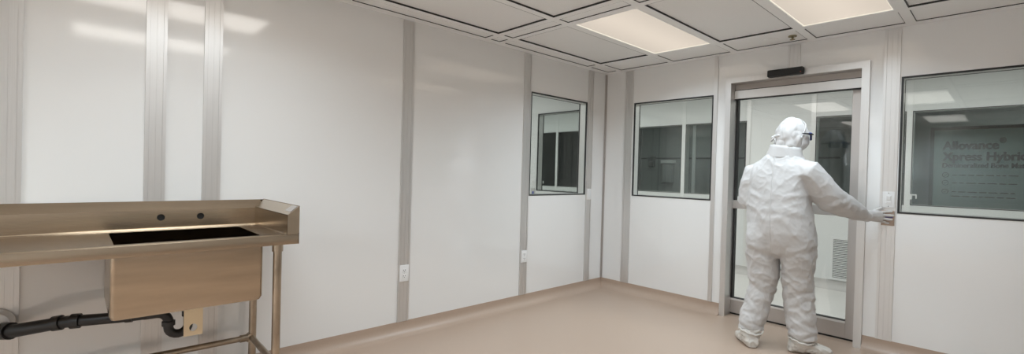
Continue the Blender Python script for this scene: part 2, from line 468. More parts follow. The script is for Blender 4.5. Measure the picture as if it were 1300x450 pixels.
plate_y('light_switch', 'white switch plate on the strip right of the side window', -.317, -.240, 1.0, 1.117, 'switch', 'rocker')

def plate_x(name, label, x0, x1, z0, z1, y=-.010):
    o = ((x0 + x1) / 2, y, (z0 + z1) / 2); xc, zc = o[0], o[2]
    r = MB().box(x0, x1, y - .006, y + .001, z0, z1, .002).build(name, M['white'], origin=o, smooth='auto')
    tag(r, label, 'switch')
    MB().box(xc - .017, xc + .017, y - .009, y - .005, zc - .034, zc + .034, .001).build('rocker_frame', M['white'], r)
    MB().box(xc - .012, xc + .012, y - .012, y - .008, zc - .002, zc + .026, .001).build('rocker', M['alu_l'], r)
    MB().box(xc - .012, xc + .012, y - .0105, y - .008, zc - .026, zc - .016, .001).build('slider', M['alu_l'], r)
    for s_ in (-1, 1): MB().tube([(xc, y - .005, zc + s_ * .049), (xc, y - .0072, zc + s_ * .049)], .003, 8).build('screw', M['slot'], r)
    return r
plate_x('light_switch', 'white switch plate right of the door, just above the gloved hand', 2.530, 2.602, 1.090, 1.207)
def touch_plate(label, x0, x1, z0, z1, y=-.010):
    r = MB().box(x0, x1, y - .010, y + .001, z0, z1, .003).build('touch_plate', M['plate'], origin=((x0 + x1) / 2, y, (z0 + z1) / 2), smooth='auto')
    tag(r, label, 'door button')
    zc = (z0 + z1) / 2
    MB().box(x0 + .012, x1 - .008, y - .0112, y - .009, zc + .004, zc + .010).build('blue_mark', M['bluemark'], r)
    return r
touch_plate('brown metal door touch plate under the fingers of the gloved hand', 2.526, 2.603, .957, 1.068)
plate_x('light_switch', 'white switch plate seen through the side window, at its left edge', -1.150, -1.080, 1.085, 1.205, y=0)
r = MB().box(-1.150, -1.080, -.011, .001, .975, 1.075, .003).build('touch_plate', M['alu'], origin=(-1.115, 0, 1.02))
tag(r, 'small door touch plate with a blue mark, seen low through the side window', 'door button')
MB().box(-1.125, -1.095, -.0125, -.010, 1.0, 1.035).build('blue_mark', M['bluemark'], r)

# ------------------------------------------------------------------ the corridor and rooms behind the glass
YC = 2.15
CW = {'a1': (-3.54, -2.65), 'a2': (-2.60, -1.74), 'b1': (-1.03, -.167), 'b2': (-.112, .745), 'c1': (1.545, 2.391), 'd1': (2.441, 3.32)}
mb = MB(); wall_boxes(mb, 'x', -4.2, XR + .1, YC, YC + .1, 0, 2.48, [(*CW[k], 1.036, 2.050) for k in CW])
struct(mb.build('wall_corridor', M['wall_plain']))
for k in CW: window('x', (*CW[k], 1.036, 2.050), YC, YC + .1, 'glass_d', back=False, gw=.008)
for a, b_ in ((-2.65, -2.60), (-.167, -.112), (2.391, 2.441)): batten('x', a, b_, .104, 2.412, plane=YC, sgn=-1, d=.006, mat='white')
for a, b_ in ((.746, .796), (1.494, 1.544), (-1.08, -1.031), (3.322, 3.37)): batten('x', a, b_, .104, 2.412, plane=YC, sgn=-1, d=.008, mat='alu_l')
struct(MB().box(-4.2, XR + .1, .05, YC, -.1, 0).build('floor_corridor', M['floor_c']))
struct(MB().box(-4.2, XR + .1, .1, YC, H, H + .06).build('ceiling_corridor', M['grid']))
struct(MB().prism([(YC - p[0], p[1]) for p in cv], 'x', -4.2, XR + .1).build('baseboard_corridor', M['cove_c'], smooth='auto'))
struct(MB().box(-4.3, -4.2, -4, YC, 0, 2.48).build('wall_end', M['wall_plain']))
struct(MB().box(XR + .1, XR + .2, 0, 6, 0, 2.48).build('wall_end', M['wall_plain']))
# side room behind the left wall
struct(MB().box(-4.2, -WT, -4, .0, -.1, 0).build('floor_side', M['floor_c']))
struct(MB().box(-4.2, -WT, -4, .0, H, H + .06).build('ceiling_side', M['grid']))
struct(MB().box(-4.2, -WT, -4.1, -4, 0, 2.48).build('wall_side', M['wall_plain']))
# dim room beyond the corridor
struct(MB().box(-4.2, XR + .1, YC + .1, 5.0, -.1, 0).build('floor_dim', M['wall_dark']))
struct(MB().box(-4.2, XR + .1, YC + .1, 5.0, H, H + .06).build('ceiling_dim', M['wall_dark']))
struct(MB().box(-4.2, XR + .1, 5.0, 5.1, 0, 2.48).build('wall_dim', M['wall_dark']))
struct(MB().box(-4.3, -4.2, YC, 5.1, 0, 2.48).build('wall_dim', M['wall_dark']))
def area(name, x, y, z, sx, sy, e, col=(.95, .97, .95)):
    ld = bpy.data.lights.new(name, 'AREA'); ld.shape = 'RECTANGLE'; ld.size = sx; ld.size_y = sy; ld.energy = e; ld.color = col
    o = bpy.data.objects.new(name, ld); C.objects.link(o); o.location = (x, y, z); return o
CORR = 13.5
for x in (-3.2, -1.2, .8, 2.8): area('corridor_lamp', x, 1.0, H - .004, 1.1, .5, CORR)
area('side_room_lamp', -1.8, -1.6, H - .004, .55, 1.1, 32)
area('dim_room_fill', -1.2, 3.9, H - .004, .3, .6, 10.0); area('dim_room_fill', 3.4, 3.9, H - .004, .3, .6, 11.0)  # unseen fill lights, added to brighten the dim room

for xx in (-2.62, -1.34, -.30):
    tn[0] += 1; struct(MB().box(xx - .035, xx + .035, 4.97, 5.0, 0, H).build('trim_%d' % tn[0], M['louvre'] if xx == -1.34 else M['dark']))
# louvred air grille low on the corridor wall
gr = MB(); ring_x(gr, 1.736, 2.236, YC - .016, YC, .112, .615, .027)
gr = gr.build('air_grille', M['louvre'], origin=(1.986, YC, .112)); tag(gr, 'white louvred air grille low on the corridor wall behind the door glass', 'vent')
MB().box(1.763, 2.209, YC - .003, YC - .0005, .139, .588).build('backing', M['slot'], gr)
for k in range(22):
    z = .146 + k * .0202
    MB().prism([(YC - .003, z + .010), (YC - .003, z + .0115), (YC - .014, z + .003), (YC - .014, z - .001)], 'x', 1.763, 2.209).build('slat', M['louvre'], gr)

# window latches on the corridor windows
def latch(x, z, label):
    o = (x, YC - .006, z)
    r = MB().box(x - .012, x + .012, YC - .016, YC - .001, z - .05, z + .004, .002).build('window_latch', M['white'], origin=o)
    tag(r, label, 'latch', None)
    MB().box(x - .006, x + .050, YC - .028, YC - .014, z - .006, z + .008, .003).build('handle', M['white'], r)
    MB().box(x + .040, x + .052, YC - .028, YC - .014, z - .040, z + .004, .003).build('grip', M['white'], r)
latch(2.446, 1.150, 'white hooked window latch low in the big right window')
latch(-2.975, 1.120, 'small white window latch at the far lower left through the side window')

# lettering on the corridor glass
def text_mesh(body, size, x, z, w, bold=0.0):
    cu = bpy.data.curves.new('t', 'FONT'); cu.body = body; cu.size = 1.0; cu.offset = bold; cu.extrude = 0.0
    to = bpy.data.objects.new('t', cu); C.objects.link(to)
    bpy.context.view_layer.update()
    me = bpy.data.meshes.new_from_object(to.evaluated_get(bpy.context.evaluated_depsgraph_get()))
    bpy.data.objects.remove(to)
    xs = [v.co.x for v in me.vertices]; sx = w / (max(xs) - min(xs)); x0 = min(xs)
    bm = bmesh.new(); bm.from_mesh(me); bpy.data.meshes.remove(me)
    for v in bm.verts: v.co = V((x + (v.co.x - x0) * sx, YC - .0015, z + v.co.y * size))
    return bm
lt = thing('window_lettering', 'dark product lettering and check marks on the right corridor window', 'sign', (2.69, YC, 1.2))
for nm, body, size, x, z, w, bold in (('headline', 'Allovance', .118, 2.688, 1.633, .400, .010), ('trademark_sign', '\u00ae', .075, 3.095, 1.690, .042, .0),
                                      ('second_line', 'Xpress Hybrid', .118, 2.690, 1.520, .590, .010), ('third_line', 'Demineralized Bone Mat', .066, 2.690, 1.447, .575, .008)):
    q = MB()
    for k_, (ox, oz) in enumerate(((0, 0), (.035, 0), (-.035, 0), (.018, .02), (-.018, -.02))):        # struck several times for a heavy face
        t_ = text_mesh(body, size, x + ox * size, z + oz * size, w, bold)
        for v in t_.verts: v.co.y -= .00003 * k_
        q.merge(t_)
    q.build(nm, M['letter'], lt)
random.seed(3)
for k, z in enumerate((1.370, 1.290, 1.200)):
    q = MB()
    n = 18; R0, R1 = .027, .021
    pts = [(2.715 + R0 * math.cos(2 * PI * i / n), z + R0 * math.sin(2 * PI * i / n)) for i in range(n)]
    pin = [(2.715 + R1 * math.cos(2 * PI * i / n), z + R1 * math.sin(2 * PI * i / n)) for i in range(n)]
    for i in range(n):
        j = (i + 1) % n
        q.prism([pts[i], pts[j], pin[j], pin[i]], 'y', YC - .002, YC - .001)
    q.prism([(2.703, z), (2.707, z + .004), (2.714, z - .003), (2.727, z + .012), (2.730, z + .009), (2.714, z - .011)], 'y', YC - .002, YC - .001)
    q.build('check_mark', M['letter'], lt)
    for r_ in range(2 if k == 2 else 1):
        q = MB(); xx = 2.765
        while xx < 3.20:
            wd = random.uniform(.025, .075); q.box(xx, xx + wd, YC - .002, YC - .001, z - .005 - .045 * r_, z + .005 - .045 * r_); xx += wd + .014
        q.build('small_print', M['letter'], lt)
# teal board, bench and small things in the dim room, seen through the dark glass
bd = MB().box(2.55, 3.75, 2.90, 2.925, .98, 1.90).build('board', M['teal'], origin=(3.15, 2.92, .98)); tag(bd, 'dark teal framed board behind the lettered window', 'board')
q = MB(); ring_x(q, 2.52, 3.78, 2.888, 2.93, .95, 1.93, .035); q.build('frame', M['dark'], bd)
for xx in (2.62, 3.68):
    MB().box(xx - .02, xx + .02, 2.90, 2.93, .0, .96).build('leg', M['dark'], bd)
wp = MB().box(-2.36, -2.22, 4.90, 5.001, 1.48, 1.72, .02).build('wall_telephone', M['dark'], origin=(-2.29, 5, 1.6)); tag(wp, 'dark wall telephone in the dim room, left in the far window', 'telephone')
MB().box(-2.34, -2.24, 4.885, 4.905, 1.51, 1.60, .01).build('keypad', M['slot'], wp)
td = MB().box(-2.03, -1.74, 4.86, 5.001, 1.56, 1.63, .01).build('towel_dispenser', M['white'], origin=(-1.885, 5, 1.6)); tag(td, 'pale towel dispenser on the dim wall, centre of the far window', 'dispenser')
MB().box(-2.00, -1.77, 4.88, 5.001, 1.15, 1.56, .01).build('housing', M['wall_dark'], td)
tn[0] += 1
struct(MB().box(-4.2, 1.2, 4.985, 5.0, 1.655, 1.685).build('trim_%d' % tn[0], M['dark']))

# ------------------------------------------------------------------ stainless sink table
FX, RY, LY = .650, -3.551, -5.36
sk = thing('sink_table', 'stainless steel sink table with splashback standing against the left wall', 'sink', (.33, -4.4, 0))
ZT = .920
hx0, hx1, hy0, hy1 = .140, .578, -4.287, -3.715
t = MB()
# deck round the bowl opening
t.box(.05, hx0, LY, RY - .05, ZT - .004, ZT); t.box(hx1, FX - .004, LY, RY - .05, ZT - .004, ZT)
t.box(hx0, hx1, LY, hy0, ZT - .004, ZT); t.box(hx0, hx1, hy1, RY - .05, ZT - .004, ZT)
t.build('worktop', M['steel'], sk)
ap = MB()
ap.box(FX - .006, FX, LY, RY, .873, .9225, .002)
ap.box(FX - .035, FX - .006, LY, RY, .873, .876)
ap.tube([(FX - .006, LY, ZT + .0005), (FX - .006, RY - .06, ZT + .0005)], .006, 10)
ap.box(.02, FX, RY - .004, RY, .873, .93); ap.box(.02, FX, LY, LY + .004, .873, .93)
ap.build('front_apron', M['steel'], sk, smooth='auto')
# splashback: upright face and a 45-degree return to the wall
SX = .056
bs = MB()
holes = [(-4.0695, .9815), (-3.889, .9815)]
hr = .0175
def plate_with_holes(mb, x, y0, y1, z0, z1, holes, r, thick=.003, n=24):
    """upright plate in the yz plane with round holes: strips between square cells, each cell a ring of faces"""
    b = r * 1.8; cur = y0
    for yc, zc in sorted(holes):
        mb.box(x - thick, x, cur, yc - b, z0, z1); mb.box(x - thick, x, yc - b, yc + b, z0, zc - b); mb.box(x - thick, x, yc - b, yc + b, zc + b, z1)
        A, B = [], []
        for i in range(n):
            a = 2 * PI * i / n + PI / n; c, s_ = math.cos(a), math.sin(a); k = b / max(abs(c), abs(s_))
            A.append((yc + r * c, zc + r * s_)); B.append((yc + k * c, zc + k * s_))
        for i in range(n):
            j = (i + 1) % n
            mb.prism([A[i], A[j], B[j], B[i]], 'x', x - thick, x)
        # fill the square corners left over
        for sy in (-1, 1):
            for sz in (-1, 1):
                q = [p for p in B if abs(abs(p[0] - yc) - b) < 1e-6 and (p[0] - yc) * sy > 0 and (p[1] - zc) * sz > 0]
                p2 = [p for p in B if abs(abs(p[1] - zc) - b) < 1e-6 and (p[0] - yc) * sy > 0 and (p[1] - zc) * sz > 0]
                if q and p2:
                    pa = max(q, key=lambda p: abs(p[1] - zc)); pb_ = max(p2, key=lambda p: abs(p[0] - yc))
                    mb.prism([pa, (yc + sy * b, zc + sz * b), pb_], 'x', x - thick, x)
        cur = yc + b
    mb.box(x - thick, x, cur, y1, z0, z1)
plate_with_holes(bs, SX, LY, RY - .05, ZT, 1.020, holes, hr)
bs.prism([(SX, 1.020), (.012, 1.067), (.012, 1.064), (SX - .003, 1.0175)], 'y', LY, RY - .02)
bs.box(.009, .012, LY, RY, .95, 1.067)
bs.tube([(SX + .004, LY, ZT + .001), (SX + .004, RY - .05, ZT + .001)], .006, 8)
bs.build('splashback', M['steel'], sk, smooth='auto')
hb = MB().box(SX - .02, SX - .012, -4.13, -3.83, .94, 1.01).build('hole_backing', M['black'], sk)
# end splash with the same return, closed at the front by a flat cap
EY = RY - .055
es = MB()
es.box(SX, FX - .003, EY - .003, EY, ZT, 1.024)
es.prism([(EY - .003, 1.022), (RY, 1.068), (RY, 1.071), (EY - .003, 1.026)], 'x', .03, FX - .002)
es.box(.012, FX - .002, RY - .003, RY, .875, 1.071)
es.prism([(EY - .003, .9225), (RY, .9225), (RY, 1.071), (EY - .003, 1.026)], 'x', FX - .004, FX)
es.tube([(SX, EY - .006, ZT + .001), (FX - .01, EY - .006, ZT + .001)], .005, 8)
es.build('end_splash', M['steel'], sk, smooth='auto')
MB().prism([(FX - .075, -3.575), (FX - .02, -3.575), (FX - .02, -3.557), (FX - .075, -3.557)], 'z', 1.0, 1.0005).bm.free()
# small rating plate on the end splash return
lb = MB(); n_ = V((0, -.046, .045)).normalized()
def on_ret(x, f): return V((x, EY - .003 + (RY - EY + .003) * f, 1.0262 + .0452 * f)) + V((0, -.0006, .0008))
vs = [on_ret(.545, .30), on_ret(.635, .30), on_ret(.635, .90), on_ret(.545, .90)]
lb.bm.faces.new([lb.bm.verts.new(p) for p in vs]); lo = lb.build('rating_plate', M['alu_d'], sk)
# bowl: open shell with rounded corners, drawn down from the deck
def rrect(x0, x1, y0, y1, r, z, n=5):
    out = []
    for cx, cy, a0 in ((x1 - r, y1 - r, 0), (x0 + r, y1 - r, PI / 2), (x0 + r, y0 + r, PI), (x1 - r, y0 + r, 1.5 * PI)):
        for i in range(n + 1):
            a = a0 + PI / 2 * i / n; out.append((cx + r * math.cos(a), cy + r * math.sin(a), z))
    return out
bw = MB()
rings = [rrect(hx0, hx1, hy0, hy1, .022, ZT), rrect(hx0, hx1, hy0, hy1, .022, .66), rrect(hx0 + .006, hx1 - .006, hy0 + .006, hy1 - .006, .022, .625),
         rrect(hx0 + .025, hx1 - .025, hy0 + .025, hy1 - .025, .022, .605), rrect(.34, .38, -4.02, -3.98, .012, .598)]
bw.loft(rings, caps=False)
bwo = bw.build('bowl_lining', M['steel_bowl'], sk, smooth='auto')
bo = MB()
e = .012
rings = [rrect(hx0 - e, hx1 + e, hy0 - e, hy1 + e, .02, .916), rrect(hx0 - e, hx1 + e, hy0 - e, hy1 + e, .02, .612), rrect(hx0 - e + .008, hx1 + e - .008, hy0 - e + .008, hy1 + e - .008, .02, .594),
         rrect(hx0 + .02, hx1 - .02, hy0 + .02, hy1 - .02, .02, .588)]
bo.loft(rings, caps=False)
bo.bm.faces.new([v for v in bo.bm.verts][-24:]) if False else None
bo.box(hx0 + .018, hx1 - .018, hy0 + .018, hy1 - .018, .588, .590)
bo.build('bowl', M['steel'], sk, smooth='auto')
MB().tube([(.36, -4.0, .600), (.36, -4.0, .603)], [.045, .043], 24).build('drain', M['alu_d'], sk)
# legs, collars, feet and braces
LEGS = [(.600, -3.640), (.120, -3.627), (.600, -5.27), (.120, -5.27)]
for x, y in LEGS:
    l = MB(); l.tube([(x, y, .03), (x, y, .872)], .0205, 20); lg = l.build('leg', M['steel_leg'], sk, smooth='auto')
    MB().tube([(x, y, .835), (x, y, .873)], [.026, .026], 20).build('socket', M['steel_leg'], lg, smooth='auto')
    MB().tube([(x, y, .0), (x, y, .012), (x, y, .03), (x, y, .06)], [.020, .024, .024, .022], 20).build('foot', M['steel_leg'], lg, smooth='auto')
zb = .255
br = MB(); br.tube([(.120, -3.627, zb), (.120, -5.27, zb)], .0165, 16); br.build('rear_brace', M['steel_leg'], sk, smooth='auto')
for y in (-3.633, -5.27):
    MB().tube([(.120, y, zb), (.600, y - (.012 if y > -4 else 0), zb)], .0165, 16).build('side_brace', M['steel_leg'], sk, smooth='auto')
    MB().tube([(.120, y, zb - .024), (.120, y, zb + .024)], .0245, 16).build('brace_collar', M['steel_leg'], sk, smooth='auto')
    sgn = -1 if y > -4 else 1
    MB().tube([(.120, y, zb), (.120, y + sgn * .060, zb)], .0215, 16).build('brace_sleeve', M['steel_leg'], sk, smooth='auto')
# lever bracket hanging under the bowl (plate with a round hole)
bk = MB()
by, bz = -3.968, .545
n = 28
A = [(by + .017 * math.cos(2 * PI * i / n + PI / n), .455 + .019 * math.sin(2 * PI * i / n + PI / n)) for i in range(n)]
B = []
for i in range(n):
    a = 2 * PI * i / n + PI / n; c, s_ = math.cos(a), math.sin(a); k = .040 / max(abs(c), abs(s_)); B.append((by + k * c, .455 + k * s_))
for i in range(n):
    j = (i + 1) % n
    bk.prism([A[i], A[j], B[j], B[i]], 'x', .400, .403)
bk.box(.400, .403, by - .040, by + .040, .495, .590)
bk.build('lever_bracket', M['brass'], sk)

# drain pipework
def arc(c, r, a0, a1, n, f): return [f(c, r, a0 + (a1 - a0) * i / n) for i in range(n + 1)]
pp = bpy.data.objects.new('drain_pipe', None); C.objects.link(pp); pp.parent = sk; pp['label'] = 'black plastic drain pipe and trap'
px_ = .345
tr = MB()
path = [(px_, -3.981, .60), (px_, -3.981, .475)]
path += [(px_, -4.022 + .041 * math.cos(a), .462 + .041 * math.sin(a)) for a in [-PI * i / 10 for i in range(11)]]
path += [(px_, -4.063, .485)]
tr.tube(path, .021, 16); tr.build('trap', M['abs'], pp, smooth='auto')
el = MB()
p2 = [(px_, -4.063, .482)] + [(px_, -4.111 + .048 * math.cos(a), .488 + .048 * math.sin(a)) for a in [PI / 2 * i / 6 for i in range(7)]] + [(.34, -4.16, .536)]
el.tube(p2, .021, 16); el.build('elbow', M['abs'], pp, smooth='auto')
ru = MB(); ru.tube([(.34, -4.13, .536), (.30, -4.25, .534), (.235, -4.43, .533), (.13, -4.60, .500), (.05, -4.66, .488)], [.021, .025, .027, .030, .032], 18)
ru.build('run_pipe', M['abs'], pp, smooth='auto')
for a, b_, r_ in (((px_, -4.063, .470), (px_, -4.063, .492), .028), ((px_, -3.981, .505), (px_, -3.981, .53), .028), ((.318, -4.20, .535), (.309, -4.225, .535), .028),
                  ((.252, -4.385, .5335), (.240, -4.415, .533), .034), ((.225, -4.447, .531), (.208, -4.475, .526), .034), ((.115, -4.613, .497), (.075, -4.642, .492), .038)):
    MB().tube([a, b_], r_, 18).build('coupling', M['abs'], pp, smooth='auto')
MB().tube([(.0, -4.675, .482), (.06, -4.655, .489)], .032, 18).build('wall_stub', M['abs'], pp, smooth='auto')
es_ = MB()
es_.tube([(.010, -4.668, .520), (.020, -4.668, .520), (.030, -4.668, .520), (.046, -4.668, .520)], [.062, .062, .050, .045], 24)
es_.build('wall_flange', M['white'], pp, smooth='auto')

# ------------------------------------------------------------------ the person in the clean-room suit
PX, PY = 2.0, -.52
person = thing('person', 'person in white hooded coverall seen from behind, pressing the door plate', 'person', (PX, PY, 0))
TH = math.radians(-8)
TR = V((math.cos(TH), math.sin(TH), 0)); TF = V((-math.sin(TH), math.cos(TH), 0))
def ring(c, a, b, n=40, p=2.3, r=TR, f=TF):
    out = []
    for i in range(n):
        t_ = 2 * PI * i / n; c_, s_ = math.cos(t_), math.sin(t_)
        out.append(V(c) + r * (a * math.copysign(abs(c_) ** (2 / p), c_)) + f * (b * math.copysign(abs(s_) ** (2 / p), s_)))
    return out
def remesh(mb, name, voxel, smooth_it=6):
    me = bpy.data.meshes.new('r'); bmesh.ops.recalc_face_normals(mb.bm, faces=mb.bm.faces[:]); mb.bm.to_mesh(me); mb.bm.free()
    o = bpy.data.objects.new('r', me); C.objects.link(o)
    m = o.modifiers.new('v', 'REMESH'); m.mode = 'VOXEL'; m.voxel_size = voxel; m.use_smooth_shade = True
    s_ = o.modifiers.new('s', 'SMOOTH'); s_.factor = .5; s_.iterations = smooth_it
    bpy.context.view_layer.update()
    out = bpy.data.meshes.new_from_object(o.evaluated_get(bpy.context.evaluated_depsgraph_get()))
    bpy.data.objects.remove(o); bpy.data.meshes.remove(me)
    return out
def finish(me, name, mat, parent, disp=None):
    bm = bmesh.new(); bm.from_mesh(me); bm.normal_update()
    if disp:
        nd = [(v, v.normal.copy(), disp(v.co, v.normal)) for v in bm.verts]
        for v, n_, d_ in nd: v.co += n_ * d_
    off = wloc(parent)
    for v in bm.verts: v.co -= off
    me2 = bpy.data.meshes.new(name); bm.to_mesh(me2); bm.free(); bpy.data.meshes.remove(me)
    for p in me2.polygons: p.use_smooth = True
    me2.materials.append(mat)
    o = bpy.data.objects.new(name, me2); C.objects.link(o); o.parent = parent; return o

# joints
S_R, E_R, W_R = V((2.166, -.525, 1.340)), V((2.292, -.410, 1.145)), V((2.452, -.185, 1.030))
S_L, E_L, W_L = V((1.795, -.475, 1.325)), V((1.760, -.500, 1.110)), V((1.835, -.270, 1.030))
HIP_L, KN_L, AN_L = V((1.890, -.520, .70)), V((1.880, -.515, .44)), V((1.838, -.585, .11))
HIP_R, KN_R, AN_R = V((2.110, -.500, .72)), V((2.122, -.455, .44)), V((2.155, -.465, .10))
HC = V((2.040, -.458, 1.612))
hy_ = math.radians(40)
HF = V((math.sin(hy_), math.cos(hy_), 0)); HR = V((math.cos(hy_), -math.sin(hy_), 0)); UP = V((0, 0, 1))
HM = Matrix((HR, HF, UP)).transposed()

# --- body (hidden by the clothing but whole: head with face, neck, trunk, limbs)
b = MB()
def bt(pts, rad): b.tube(pts, rad, 14)
b.loft([ring((2.0, -.52, .78), .15, .10), ring((2.0, -.52, .95), .155, .10), ring((1.99, -.51, 1.15), .15, .10), ring((1.985, -.50, 1.33), .165, .10), ring((1.985, -.495, 1.42), .11, .075)])
bt([(1.99, -.49, 1.38), HC - UP * .05], [.06, .056])
bt([S_L, E_L, W_L], [.052, .044, .030]); bt([S_R, E_R, W_R], [.052, .044, .030])
bt([HIP_L + UP * .12, KN_L, AN_L], [.088, .060, .042]); bt([HIP_R + UP * .12, KN_R, AN_R], [.088, .060, .042])
b.tube([AN_L - UP * .04, AN_L + V((-.055, .075, -.055))], [.040, .030], 12); b.tube([AN_R - UP * .04, AN_R + V((.070, .050, -.055))], [.040, .030], 12)
b.ell(HC + UP * .012, (.075, .093, .098), HM); b.ell(HC + HF * .028 - UP * .058, (.056, .062, .055), HM)
b.ell(HC + HF * .096 - UP * .018, (.013, .018, .022), HM)                                   # nose
b.ell(HC + HF * .088 + UP * .020, (.045, .012, .010), HM)                                   # brow
for s_ in (-1, 1): b.ell(HC + HR * (.077 * s_) - HF * .008 - UP * .004, (.010, .018, .030), HM)   # ears
b.ell(HC + HF * .086 - UP * .052, (.026, .010, .008), HM); b.ell(HC + HF * .082 - UP * .088, (.022, .018, .016), HM)   # mouth, chin
for W_, D_ in ((W_L, (W_L - E_L).normalized()), (W_R, V((.8, .6, -.02)).normalized())): b.tube([W_, W_ + D_ * .03], [.026, .022], 12)
body = finish(remesh(b, 'body', .007, 3), 'body', M['skin'], person)
for s_ in (-1, 1): MB().ell(HC + HF * .083 + HR * (.031 * s_) + UP * .004, (.012, .011, .009), HM).build('eye', M['eye'], person, smooth=True)

# --- coverall
s = MB()
tor = [(.690, 2.000, -.512, .04, .05), (.73, 2.000, -.512, .13, .12), (.80, 2.000, -.513, .205, .150), (.88, 2.000, -.514, .228, .166), (1.00, 1.985, -.510, .228, .170), (1.14, 1.974, -.505, .214, .160),
       (1.26, 1.974, -.500, .206, .148), (1.345, 1.984, -.497, .212, .128), (1.395, 1.986, -.494, .185, .112), (1.430, 1.992, -.490, .150, .103), (1.462, 1.998, -.484, .116, .098), (1.49, 2.005, -.476, .104, .094)]
s.loft([ring((x, y, z), a, bb) for z, x, y, a, bb in tor])
for leg in ([(.96, 1.905, -.510, .120, .150), (.84, 1.893, -.515, .122, .160), (.74, 1.886, -.517, .114, .146), (.66, 1.886, -.517, .110, .130), (.56, 1.888, -.518, .107, .114), (.45, 1.885, -.520, .090, .098),
              (.31, 1.860, -.540, .094, .097), (.19, 1.840, -.565, .097, .098), (.115, 1.836, -.580, .082, .082)],
            [(.96, 2.092, -.505, .118, .150), (.84, 2.112, -.505, .120, .158), (.74, 2.122, -.500, .112, .144), (.66, 2.124, -.492, .106, .126), (.57, 2.121, -.480, .102, .112), (.45, 2.122, -.462, .102, .104),
              (.32, 2.130, -.460, .102, .102), (.19, 2.143, -.465, .096, .096), (.105, 2.158, -.465, .088, .088)]):
    s.loft([ring((x, y, z), a_, b_, p=2.1) for z, x, y, a_, b_ in leg])
s.tube([S_R + V((-.075, .005, .022)), S_R + V((.008, .0, .0)), S_R.lerp(E_R, .45) + V((.004, 0, .0)), E_R, E_R.lerp(W_R, .35), E_R.lerp(W_R, .75), W_R],
       [.080, .089, .100, .098, .084, .064, .046], 24)
s.tube([S_L + V((.075, .005, .022)), S_L + V((-.006, 0, -.0)), S_L.lerp(E_L, .45) + V((-.002, 0, 0)), E_L, E_L.lerp(W_L, .5), W_L],
       [.078, .084, .088, .084, .072, .048], 24)
random.seed(11)
def ridged(p, o=0):
    n1 = noise.noise(p)
    return (1 - min(1, abs(n1) * 2.6)) ** 2
def suit_disp(co, nrm):
    z = co.z
    q = V((co.x, co.y, co.z))
    # broad drape, then sharp creases that run mostly diagonally across the cloth
    d_ = .012 * noise.noise(V((q.x * 5, q.y * 5, q.z * 2.6)) + V((3, 1, 7)))
    calm = .55 + .45 * max(0, min(1, .5 + 1.4 * noise.noise(V((q.x * 4, q.y * 4, q.z * 4)) + V((7, 3, 1)))))
    u1 = V((q.x * 6 + q.z * 4.5, q.y * 6 + q.z * 1.5, q.z * 3.0 - q.x * 2.4)) + V((9.1, 2.2, 5.5))
    d_ += .0068 * (ridged(u1) - .3) * calm
    u2 = V((q.x * 14 - q.z * 9, q.y * 14, q.z * 10 + q.x * 9)) + V((1.3, 8.8, 2.1))
    d_ += .0036 * (ridged(u2) - .3) * calm
    u3 = V((q.x * 34 + q.z * 12, q.y * 34, q.z * 26)) + V((4.4, .3, 6.1))
    d_ += .0014 * (ridged(u3) - .3)
    if z < .80: d_ += min(1, (.80 - z) / .1) * (.0062 * (ridged(V((q.x * 9 + q.z * 7, q.y * 9, q.z * 8 - q.x * 5)) + V((2, 4, 6))) - .3) + .003 * (ridged(u2 * 1.3 + V((5, 5, 5))) - .3))
    # bunched rings of cloth at the knees, shins and elbows
    def bunch(c, h, f, amp, tilt):
        w_ = max(0, 1 - ((z - c) / h) ** 2)
        ph = f * (z + tilt * (q.x - 2) + .04 * noise.noise(q * 9))
        return amp * w_ * (abs(math.sin(ph)) - .55)
    if z < .62:
        t_ = .35 if q.x < 2 else -.3
        d_ += bunch(.43, .12, 34, .009, t_ * 1.6) + bunch(.25, .10, 30, .006, -t_ * 1.5) + bunch(.13, .06, 48, .010, t_)
    dist = (q - E_R).length
    if dist < .17: d_ += .011 * (1 - dist / .17) * (abs(math.sin(34 * (q.x * .6 - q.z * .8) + 3 * noise.noise(q * 8))) - .5)
    # seat folds under the hips
    if .60 < z < .92 and nrm.y < .2:
        d_ += .003 * math.exp(-((z - .72 - .35 * abs(q.x - 2.0)) / .022) ** 2) - .005 * math.exp(-((z - .685 - .35 * abs(q.x - 2.0)) / .022) ** 2)
    # long pulls from the armpits towards the spine
    if .98 < z < 1.36 and nrm.y < .2:
        for sx in (-1, 1):
            xx = sx * (q.x - 1.985)
            if .03 < xx < .20:
                k = z - 1.14 - .45 * (xx - .1)
                d_ += .0036 * min(1, (xx - .03) / .1) * min(1, (.20 - xx) / .05) * (math.exp(-(k / .014) ** 2) - .8 * math.exp(-((k - .035) / .016) ** 2) + .7 * math.exp(-((k + .06) / .013) ** 2) + .5 * math.exp(-((k + .12) / .012) ** 2))
    # elastic back waist
    if .9 < z < 1.15 and nrm.y < 0 and abs(q.x - 1.98) < .2: d_ += .0025 * math.sin(60 * (z + .15 * (q.x - 2)) + 4 * noise.noise(q * 6)) * max(0, 1 - abs(z - 1.03) / .1)
    return d_
coverall = finish(remesh(s, 'coverall', .0075, 14), 'coverall', M['suit'], person, suit_disp)
